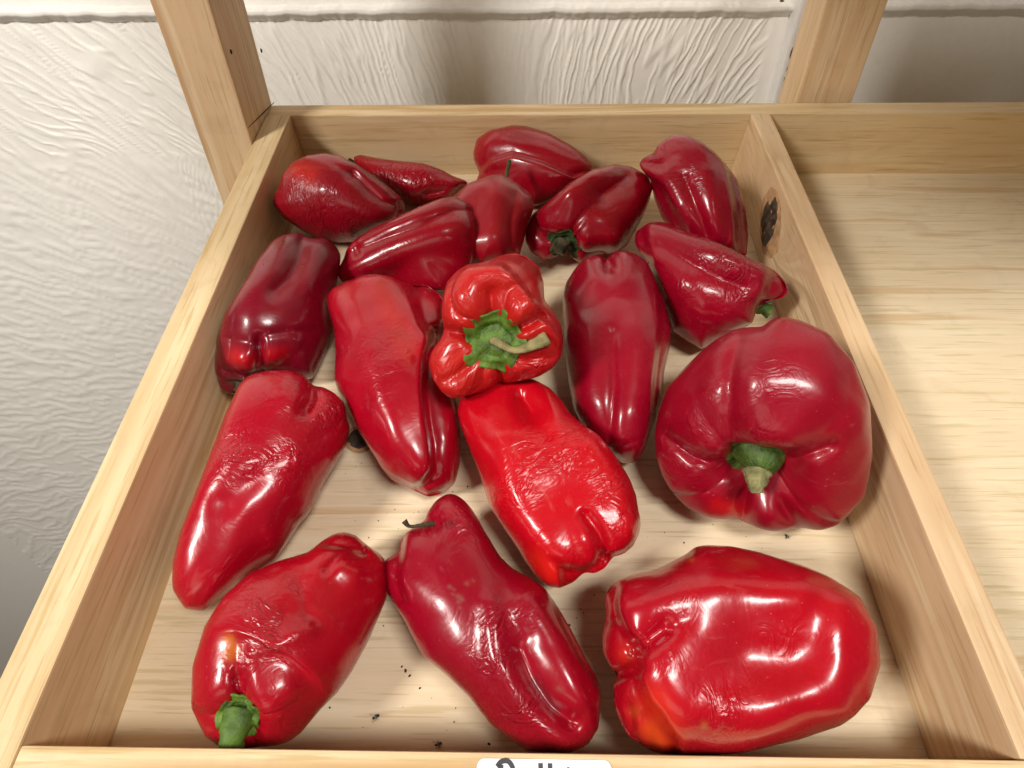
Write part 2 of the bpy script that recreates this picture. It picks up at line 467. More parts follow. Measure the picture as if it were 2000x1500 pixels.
# ------------------------------------------------------------------ peppers
def crom(P, n):
    P = np.array(P, float)
    if len(P) == 2:
        t = np.linspace(0, 1, n)[:, None]; return P[0] * (1 - t) + P[1] * t
    Q = np.vstack([2 * P[0] - P[1], P, 2 * P[-1] - P[-2]])
    seg = len(P) - 1; o = []
    for u in np.linspace(0, seg, n):
        i = min(int(u), seg - 1); f = u - i
        a, b, c, d = Q[i:i + 4]
        o.append(.5 * ((2 * b) + (-a + c) * f + (2 * a - 5 * b + 4 * c - d) * f ** 2 + (-a + 3 * b - 3 * c + d) * f ** 3))
    return np.array(o)
def smooth01(x): x = np.clip(x, 0, 1); return x * x * (3 - 2 * x)
def seg_dist(Q, pts):
    best = np.full(len(Q), 1e9); pts = np.array(pts, float)
    if len(pts) == 1: return np.hypot(*(Q - pts[0]).T)
    for a, b in zip(pts[:-1], pts[1:]):
        ab = b - a; t = np.clip(((Q - a) @ ab) / (ab @ ab), 0, 1)
        best = np.minimum(best, np.hypot(*(Q - (a + t[:, None] * ab)).T))
    return best

NU, NV = 170, 240
def pepper_surface(sp, dz, final=True):
    st = sp['st']                                    # (px, py, z_cm, r_px)
    C = []; RR = []
    for (px, py, z, rp) in st:
        p = lift(px, py, z / 100 + dz); dep = -((p - CPOS) @ CT)[2]
        C.append(p); RR.append(rp * dep / F)
    n = 200
    S = crom(np.hstack([np.array(C), np.array(RR)[:, None]]), n)
    SR = S[:, 3]; S = S[:, :3]
    dl = np.r_[0, np.cumsum(np.linalg.norm(np.diff(S, axis=0), axis=1))]; L = dl[-1]
    ca = min(sp.get('ca', .9) * SR[0], L * .48); cb = min(sp.get('cb', .8) * SR[-1], L * .48)
    m_ = sp.get('m', 2.5)
    na, nb = 44, 44; nm = NU - na - nb
    ph = np.linspace(0, np.pi / 2, na, endpoint=False)
    rho_a = np.sin(ph) ** (2 / m_); a_a = ca * (1 - np.cos(ph) ** (2 / m_))
    a_m = np.linspace(ca, L - cb, nm, endpoint=False)
    ph = np.linspace(np.pi / 2, 0, nb)
    rho_b = np.sin(ph) ** (2 / m_); a_b = L - cb * (1 - np.cos(ph) ** (2 / m_))
    rho = np.r_[rho_a, np.ones(nm), rho_b]; ax = np.r_[a_a, a_m, a_b]
    cen = np.stack([np.interp(ax, dl, S[:, k]) for k in range(3)], 1)
    Rr = np.interp(ax, dl, SR)
    T = np.gradient(S, axis=0); T = np.stack([np.interp(ax, dl, T[:, k]) for k in range(3)], 1)
    T /= np.linalg.norm(T, axis=1)[:, None]
    view = CPOS - cen; view /= np.linalg.norm(view, axis=1)[:, None]
    vref = view if 'ref' not in sp else np.tile(np.array(sp['ref'], float), (NU, 1))
    Wd = np.cross(T, vref); Wd /= np.linalg.norm(Wd, axis=1)[:, None]
    Nd = np.cross(Wd, T)
    th = np.linspace(0, 2 * np.pi, NV, endpoint=False)
    k = sp.get('k', .92)
    rr = (Rr * rho)[:, None]
    P = cen[:, None, :] + rr[..., None] * (np.cos(th)[None, :, None] * Wd[:, None, :] + k * np.sin(th)[None, :, None] * Nd[:, None, :])
    # normals
    du = np.gradient(P, axis=0); dv = np.roll(P, -1, 1) - np.roll(P, 1, 1)
    N = np.cross(dv, du); ln = np.linalg.norm(N, axis=2); N = N / np.maximum(ln, 1e-12)[..., None]
    N[0] = -T[0]; N[-1] = T[-1]
    rad = P - cen[:, None, :]
    sg = np.sign(np.sum(N[NU // 2] * rad[NU // 2], axis=1).mean()); 
    N[1:-1] *= sg
    # lobes
    g = np.sort(np.radians(np.array(sp.get('grooves', (40, 130, 220, 310)), float)) % (2 * np.pi))
    tau = np.zeros(NV); 
    for i in range(len(g)):
        a = g[i]; b = g[(i + 1) % len(g)] + (2 * np.pi if i == len(g) - 1 else 0)
        d = (th - a) % (2 * np.pi); msk = d < (b - a); tau[msk] = d[msk] / (b - a)
    sharp = np.sin(np.pi * tau) ** .55; soft = np.sin(np.pi * tau) ** 1.3
    R0 = SR.mean()
    ea = np.exp(-(ax / (1.0 * SR[0])) ** 2); eb = np.exp(-((L - ax) / (.9 * SR[-1])) ** 2)
    gp = smooth01((rho - .05) / .3)
    ga, gm, gb = sp.get('ga', .20), sp.get('gm', .05), sp.get('gb', .08)
    disp = -(ga * ea + gb * eb)[:, None] * gp[:, None] * (1 - sharp)[None, :] * R0
    disp -= (gm * gp * (1 - ea) * (1 - eb))[:, None] * (1 - soft)[None, :] * R0
    # dimples at both poles
    da, db = sp.get('da', .30), sp.get('db', .10)
    P = P + N * disp[..., None]
    P = P + T[:, None, :] * (R0 * (da * np.exp(-(rho / .42) ** 2) * (ax < L / 2) - db * np.exp(-(rho / .34) ** 2) * (ax > L / 2)))[:, None, None]
    seed = sp['seed']
    fl = P.reshape(-1, 3)
    low = sines(fl, 60, seed) * .035 + sines(fl, 130, seed + 50) * .014 + sines(fl, 300, seed + 90) * .004
    low *= sp.get('nz', 1.0) * np.repeat(smooth01(rho / .2), NV)
    P = (fl + N.reshape(-1, 3) * (low * R0)[:, None])
    Nf = N.reshape(-1, 3)
    if not final: return P, None, T, cen, R0, Wd, Nd
    P = outline_fit(P, OUTLINES[sp['seed']])
    G_ = P.reshape(NU, NV, 3); du = np.gradient(G_, axis=0); dv = np.roll(G_, -1, 1) - np.roll(G_, 1, 1)
    N2 = np.cross(dv, du); N2 /= np.maximum(np.linalg.norm(N2, axis=2), 1e-12)[..., None]; N2 *= sg
    N2[:2] = N[:2]; N2[-2:] = N[-2:]; Nf = N2.reshape(-1, 3)
    Q, _ = project(P)
    vw = CPOS - P; vw /= np.linalg.norm(vw, axis=1)[:, None]
    face = smooth01((np.sum(Nf * vw, axis=1) + .25) / .4)
    away = np.zeros(len(P)); nrm_ = np.zeros(len(P))
    for (pts, wpx, dmm) in sp.get('cr', ()):
        d = seg_dist(Q, pts)
        if dmm > 0 and wpx < 30:
            v = .45 * np.exp(-(d / (1.35 * wpx)) ** 2) + .55 * np.exp(-np.sqrt(d * d + 1.5) / (.55 * wpx))
            away += face * v * dmm / 1000 * 1.15
        else:
            nrm_ += face * np.exp(-(d / wpx) ** 2) * dmm / 1000
    for (pg, soft, d0, d1, w2) in sp.get('step', ()):
        pg = np.array(pg, float); ins = np.zeros(len(Q), bool)
        for a, b in zip(pg, np.roll(pg, -1, 0)):
            cond = (a[1] > Q[:, 1]) != (b[1] > Q[:, 1])
            ins ^= cond & (Q[:, 0] < (b[0] - a[0]) * (Q[:, 1] - a[1]) / (b[1] - a[1] + 1e-12) + a[0])
        d = seg_dist(Q, np.vstack([pg, pg[:1]])); sd = np.where(ins, d, -d)
        away += face * smooth01(.5 + sd / soft / 2) * (d0 + d1 * np.exp(-np.maximum(sd, 0) / w2)) / 1000
    P = P - Nf * nrm_[:, None]
    ry = (P - CPOS); ry /= np.linalg.norm(ry, axis=1)[:, None]
    lim = np.maximum(0, (P[:, 2] - .0008) / np.maximum(-ry[:, 2], .05))
    P = P + ry * np.minimum(away, lim)[:, None]
    G_ = P.reshape(NU, NV, 3).copy()
    for _ in range(2):
        a_ = (np.roll(G_, 1, 1) + np.roll(G_, -1, 1)) * .25 + G_ * .5
        G_[1:-1] = a_[1:-1] * .5 + (a_[:-2] + a_[2:]) * .25
    P = G_.reshape(-1, 3)
    # attributes
    pc = np.stack([np.repeat(ax, NV), (np.cos(th)[None, :] * Rr[:, None]).ravel(), (np.sin(th)[None, :] * Rr[:, None]).ravel()], 1) + seed * .37
    base = np.array(sp.get('col', (.42, .004, .012))) * np.array([.78, .6, 1.0]); Cc = np.tile(base, (len(P), 1))
    big = sines(P, 45, seed + 7) * .5
    c2 = np.array(sp['col2']) * np.array([.78, .7, 1]) if 'col2' in sp else base * np.array([1.2, 1.2, .85])
    Cc = Cc + (c2 - Cc) * np.clip(.35 + .5 * big, 0, 1)[:, None]
    for (pts, wpx, c) in sp.get('spots', ()):
        wg = (face * np.exp(-(seg_dist(Q, pts) / wpx) ** 2))[:, None]
        Cc = Cc * (1 - wg) + np.array(c) * wg
    wr = np.full(len(P), sp.get('wr0', .05))
    for (x, y, rx, s_) in sp.get('wr', ()):
        d = np.hypot(Q[:, 0] - x, Q[:, 1] - y)
        wr = np.maximum(wr, s_ * np.exp(-(d / rx) ** 2) * face)
    dull = np.full(len(P), sp.get('dull', 0.0))
    col = np.hstack([np.clip(Cc, 0, 1), np.ones((len(P), 1))])
    return P, dict(pc=pc, col=col, wr=wr, dull=dull), T, cen, R0, Wd, Nd

def tube(name, pts, radii, mat, parent, n=12, flat=1.0, rugged=.15, seed=1):
    S = crom(np.hstack([np.array(pts, float), np.array(radii, float)[:, None]]), 22)
    rng = np.random.RandomState(seed); V = []
    T = np.gradient(S[:, :3], axis=0)
    ref = np.array([.31, .2, .9])
    amp = 1 + rugged * rng.randn(n)
    for i in range(len(S)):
        t = T[i] / np.linalg.norm(T[i]); a = np.cross(t, ref); a /= np.linalg.norm(a); b = np.cross(t, a)
        for j in range(n):
            w_ = 6.2832 * j / n; r = S[i, 3] * amp[j] * (1 + .05 * rng.randn())
            V.append(S[i, :3] + r * (math.cos(w_) * a + flat * math.sin(w_) * b))
    V = np.array(V); m0 = V[:n].mean(0); m1 = V[-n:].mean(0)
    V = np.vstack([np.tile(m0, (n, 1)), V, V[-n:] * .6 + m1 * .4 - T[-1] * .3, np.tile(m1 - T[-1] * .6, (n, 1))])
    return grid_obj(name, to_world(V), len(S) + 3, n, mat, parent, wrap_v=True)

OUTLINES = {
 1: [(532,400),(536,380),(544,366),(552,339),(572,316),(601,302),(635,299),(667,305),(695,322),(726,345),(766,370),(787,388),(791,406),(783,423),(758,440),(720,458),(690,473),(660,474),(620,466),(590,451),(555,428)],
 2: [(690,305),(705,301),(740,309),(772,313),(829,319),(860,330),(885,343),(911,352),(914,360),(895,375),(880,390),(850,398),(800,400),(770,380),(740,358),(710,334),(692,318)],
 3: [(924,299),(931,271),(957,254),(1000,244),(1028,246),(1071,259),(1114,282),(1142,302),(1160,322),(1160,333),(1135,355),(1100,385),(1050,402),(1000,400),(950,385),(928,356),(936,338),(926,315)],
 4: [(957,342),(980,340),(1017,362),(1040,382),(1044,405),(1030,440),(1023,471),(1015,500),(990,525),(940,530),(900,500),(885,440),(884,390),(914,358)],
 5: [(658,534),(661,522),(672,505),(678,485),(692,468),(729,445),(772,425),(815,405),(857,388),(886,383),(914,396),(934,417),(941,440),(938,480),(915,530),(868,568),(800,572),(740,560),(700,556),(668,553)],
 6: [(1027,443),(1037,420),(1071,393),(1114,356),(1157,331),(1199,320),(1234,325),(1265,342),(1276,365),(1268,395),(1256,423),(1242,451),(1225,480),(1205,492),(1171,500),(1135,514),(1122,508),(1100,492),(1085,505),(1060,508),(1037,494),(1026,471)],
 7: [(1247,322),(1256,308),(1276,299),(1285,282),(1313,263),(1336,261),(1370,276),(1399,299),(1419,322),(1440,350),(1455,400),(1462,457),(1459,500),(1430,510),(1370,500),(1310,460),(1290,420),(1277,385),(1270,350),(1255,336)],
 8: [(1238,470),(1242,451),(1271,437),(1299,437),(1336,454),(1379,466),(1427,488),(1470,511),(1513,528),(1533,548),(1542,568),(1530,583),(1499,590),(1480,600),(1470,630),(1440,650),(1399,668),(1370,682),(1342,668),(1313,648),(1299,605),(1285,571),(1271,537),(1262,505),(1245,490)],
 9: [(1098,577),(1105,551),(1125,522),(1148,503),(1171,499),(1185,508),(1194,495),(1214,490),(1242,498),(1265,511),(1279,542),(1296,582),(1311,642),(1308,679),(1297,728),(1295,770),(1280,820),(1268,855),(1256,887),(1242,902),(1216,906),(1190,890),(1150,860),(1120,800),(1110,750),(1102,680),(1099,620)],
 10: [(863,616),(864,587),(872,552),(892,529),(913,516),(936,514),(949,510),(981,498),(1003,494),(1026,499),(1052,520),(1062,550),(1064,587),(1082,608),(1096,634),(1101,668),(1096,698),(1077,721),(1052,736),(1013,745),(983,750),(976,748),(949,764),(907,775),(885,780),(864,768),(845,742),(837,710),(843,685),(860,663),(868,644)],
 11: [(638,582),(646,565),(675,551),(709,537),(738,535),(766,540),(795,555),(835,556),(866,580),(872,620),(862,665),(862,710),(872,750),(888,795),(899,850),(899,900),(888,942),(860,966),(835,972),(812,961),(790,950),(762,936),(743,912),(729,887),(701,844),(679,800),(660,768),(652,742),(655,685),(652,642),(641,605)],
 12: [(892,801),(897,830),(914,870),(937,927),(957,992),(986,1035),(1010,1070),(1043,1123),(1066,1146),(1094,1149),(1123,1136),(1140,1118),(1160,1121),(1183,1109),(1197,1088),(1217,1083),(1237,1066),(1246,1040),(1250,1018),(1239,967),(1222,927),(1199,890),(1171,855),(1137,827),(1111,804),(1100,784),(1075,757),(1040,738),(980,738),(930,755),(900,775)],
 13: [(438,614),(447,599),(473,557),(501,508),(530,471),(552,459),(581,453),(607,466),(638,465),(658,483),(667,500),(660,545),(652,600),(648,650),(630,700),(612,740),(570,745),(520,745),(490,760),(456,772),(430,760),(418,720),(422,660)],
 14: [(484,733),(515,725),(564,723),(590,731),(607,745),(610,754),(629,755),(649,768),(666,790),(675,820),(684,835),(678,870),(652,910),(629,944),(607,992),(581,1029),(558,1066),(538,1092),(487,1125),(438,1165),(400,1195),(360,1190),(335,1150),(335,1100),(350,1040),(390,940),(420,860),(438,810),(453,779),(467,748)],
 15: [(438,1163),(487,1120),(544,1095),(601,1078),(629,1055),(652,1041),(672,1038),(695,1045),(715,1063),(738,1078),(752,1092),(758,1120),(757,1165),(743,1200),(715,1262),(686,1314),(658,1354),(624,1388),(590,1430),(567,1448),(544,1456),(487,1462),(440,1466),(400,1440),(372,1380),(375,1300),(400,1220)],
 16: [(743,1115),(752,1092),(780,1078),(782,1058),(789,1043),(800,1035),(829,1018),(832,1001),(852,978),(880,969),(903,975),(920,992),(940,1024),(957,1052),(977,1086),(1000,1109),(1034,1128),(1066,1151),(1091,1188),(1114,1228),(1142,1280),(1165,1319),(1174,1354),(1171,1422),(1160,1436),(1154,1450),(1137,1462),(1114,1470),(1028,1469),(1000,1448),(957,1413),(914,1359),(872,1319),(829,1285),(809,1251),(792,1217),(772,1183),(755,1160)],
 17: [(1182,1165),(1194,1143),(1211,1131),(1242,1121),(1285,1111),(1313,1097),(1342,1081),(1356,1068),(1379,1064),(1427,1066),(1484,1078),(1527,1092),(1563,1102),(1620,1125),(1680,1165),(1715,1225),(1722,1300),(1700,1370),(1640,1420),(1563,1446),(1513,1456),(1456,1470),(1399,1475),(1313,1475),(1285,1472),(1262,1462),(1228,1439),(1211,1408),(1199,1379),(1197,1336),(1208,1319),(1194,1308),(1177,1274),(1175,1245),(1185,1202),(1182,1180)],
 18: [(1296,776),(1308,750),(1342,713),(1370,685),(1399,662),(1436,642),(1470,638),(1490,639),(1501,625),(1527,618),(1563,625),(1620,650),(1670,710),(1700,790),(1705,890),(1690,970),(1640,1025),(1600,1038),(1563,1030),(1541,1035),(1513,1038),(1484,1032),(1456,1021),(1439,1011),(1413,1015),(1385,1012),(1342,992),(1313,964),(1293,932),(1281,892),(1278,850),(1285,807)],
}
def outline_fit(P, poly, iters=3):
    """move the surface sideways at constant height until its outline is the traced one"""
    poly = np.array(poly, float); nb = 360
    x, y = poly[:, 0], poly[:, 1]; x2, y2 = np.roll(x, -1), np.roll(y, -1)
    cr_ = x * y2 - x2 * y; A = cr_.sum() / 2
    c = np.array([((x + x2) * cr_).sum() / 6 / A, ((y + y2) * cr_).sum() / 6 / A])
    phi = np.arange(nb) * 2 * np.pi / nb; tgt = np.zeros(nb)
    for i, f in enumerate(phi):
        d = np.array([math.cos(f), math.sin(f)])
        for a, b in zip(poly, np.roll(poly, -1, 0)):
            e = b - a; den = d[0] * -e[1] + d[1] * e[0]
            if abs(den) < 1e-9: continue
            w_ = a - c
            t = (w_[0] * -e[1] + w_[1] * e[0]) / den; u = (d[0] * w_[1] - d[1] * w_[0]) / den
            if t > 0 and -1e-6 <= u <= 1 + 1e-6: tgt[i] = max(tgt[i], t)
    tgt = np.convolve(np.r_[tgt[-2:], tgt, tgt[:2]], [.1, .2, .4, .2, .1], 'valid')
    for it in range(iters):
        Q, dep = project(P); o = Q - c; r = np.hypot(o[:, 0], o[:, 1]); f = np.arctan2(o[:, 1], o[:, 0]) % (2 * np.pi)
        b = (f / (2 * np.pi) * nb).round().astype(int) % nb
        cur = np.zeros(nb); np.maximum.at(cur, b, r)
        z = cur == 0
        if z.any(): cur[z] = np.interp(phi[z], phi[~z], cur[~z], period=2 * np.pi)
        k = 5; cur = np.convolve(np.r_[cur[-k:], cur, cur[:k]], np.ones(2 * k + 1) / (2 * k + 1), 'valid') if it == 0 else cur
        ra = tgt / cur
        ri = np.interp(f, np.r_[phi, 2 * np.pi], np.r_[ra, ra[0]]); rc = np.interp(f, np.r_[phi, 2 * np.pi], np.r_[cur, cur[0]])
        sc = 1 + (ri - 1) * np.clip(r / rc, 0, 1) ** 1.5
        Qn = c + o * sc[:, None]
        D = np.stack([Qn[:, 0] - 1000, 750 - Qn[:, 1], np.full(len(Qn), -F)], 1) @ CT.T
        P = CPOS + D * ((P[:, 2] - CAMH) / D[:, 2])[:, None]
    return P
PEPS = []
def pepper(sp):
    root = empty('red_pepper', sp['label'], 'pepper', group='red peppers in the tray')
    dz = 0.0
    if sp.get('rest', True):
        for it in range(4):
            P = pepper_surface(sp, dz, False)[0]; dz += -(P[:, 2].min()) + .0005
    P, at, T, cen, R0, Wd, Nd = pepper_surface(sp, dz)
    if not sp.get('rest', True) and P[:, 2].min() < 0:
        P[:, 2] = np.where(P[:, 2] < .004, .0006 + .0034 * np.exp(np.minimum(0, (P[:, 2] - .004)) / .004), P[:, 2])
    body = grid_obj('body', to_world(P), NU, NV, M_skin, root, wrap_v=True, attrs=at)
    G = P.reshape(NU, NV, 3)
    for which in ('stem', 'tip'):
        s_ = sp.get(which)
        if not s_: continue
        i0 = 0 if which == 'stem' else NU - 1
        axis = -T[0] if which == 'stem' else T[-1]
        pole = G[i0].mean(0); wd, nd = Wd[i0], Nd[i0]
        if s_.get('calyx'):
            rc = s_['calyx'] * R0; nr, na = 16, 60
            vs = [tuple(v) for v in P]; i = np.arange(NU - 1)[:, None]; j = np.arange(NV)[None, :]
            qd = np.stack([i * NV + j, (i + 1) * NV + j, (i + 1) * NV + (j + 1) % NV, i * NV + (j + 1) % NV], -1).reshape(-1, 4)
            bv = BVHTree.FromPolygons(vs, [tuple(q) for q in qd.tolist()])
            rng = np.random.RandomState(sp['seed']); V = []; H_ = np.zeros((nr, na)); S_ = []
            npt = s_.get('points', 6); ph = rng.rand() * 6
            ell = s_.get('ell', 1.0)
            for ir in range(nr):
                f = ir / (nr - 1)
                for ia in range(na):
                    a = 6.2832 * ia / na
                    star = 1 + .20 * s_.get('star', 1) * (abs(((a * npt / 6.2832 + ph) % 1) - .5) * 2) ** 2 - .08 + .03 * math.sin(a * 4 + ph * 2) + .012 * math.sin(a * 13)
                    r = rc * f * (1 + (star - 1) * f ** 2)
                    q = pole + wd * r * math.cos(a) + nd * r * math.sin(a) * ell
                    hit = bv.ray_cast(Vector(q + axis * .06), Vector(-axis))
                    hgt = (np.array(hit[0]) - q) @ axis if hit[0] is not None else 0
                    H_[ir, ia] = min(hgt, .014); S_.append((q, f, a))
            for _ in range(10): H_ = (np.roll(H_, 1, 1) + np.roll(H_, -1, 1)) * .25 + H_ * .5
            for q_i, (q, f, a) in enumerate(S_):
                    hgt = min(max(H_.ravel()[q_i], 0), s_.get('cap', .014)) if f > 0 else H_[0].mean()
                    z = hgt + .0007 + .0016 * math.exp(-((f - .62) / .12) ** 2) + s_.get('dome', .15) * R0 * max(0, 1 - (f / .52) ** 2) + f * .0009 * math.sin(a * 7 + ph) + .0004 * math.sin(a * 23 + f * 9)
                    if .5 < f < .58: z -= .0008
                    V.append(q + axis * z)
            V = np.array(V)
            cal = grid_obj('calyx', to_world(V), nr, na, s_.get('cmat', M_calyx), root, wrap_v=True)
            sol = cal.modifiers.new('thickness', 'SOLIDIFY'); sol.thickness = .0009; sol.offset = -1
        if s_.get('len', 0):
            top = pole + axis * (s_.get('dome', .15) * R0 * .7)
            if s_.get('calyx'): top = V[:60].mean(0) - axis * .001
            r0 = s_.get('r', .004)
            if 'to' in s_:       # (px, py, height above the pole plane in m)
                hz = s_['to'][2]
                pts = [top]
                endp = lift(s_['to'][0], s_['to'][1], top[2] + hz)
                mid = top * .5 + endp * .5 + axis * s_.get('arc', .004)
                if 'via' in s_: mid = lift(s_['via'][0], s_['via'][1], mid[2])
                pts = [top, mid, endp]
            else:
                dirv = axis + wd * s_.get('lean', (0, 0))[0] + nd * s_.get('lean', (0, 0))[1]; dirv /= np.linalg.norm(dirv)
                pts = [top, top + dirv * s_['len'] * .5, top + dirv * s_['len']]
            tube('stem', pts, [r0 * 1.5, r0 * .95, r0 * s_.get('flare', 1.15)], s_.get('smat', M_stem), root, flat=s_.get('flat', .8), seed=sp['seed'])
    PEPS.append((root, P))
    return root

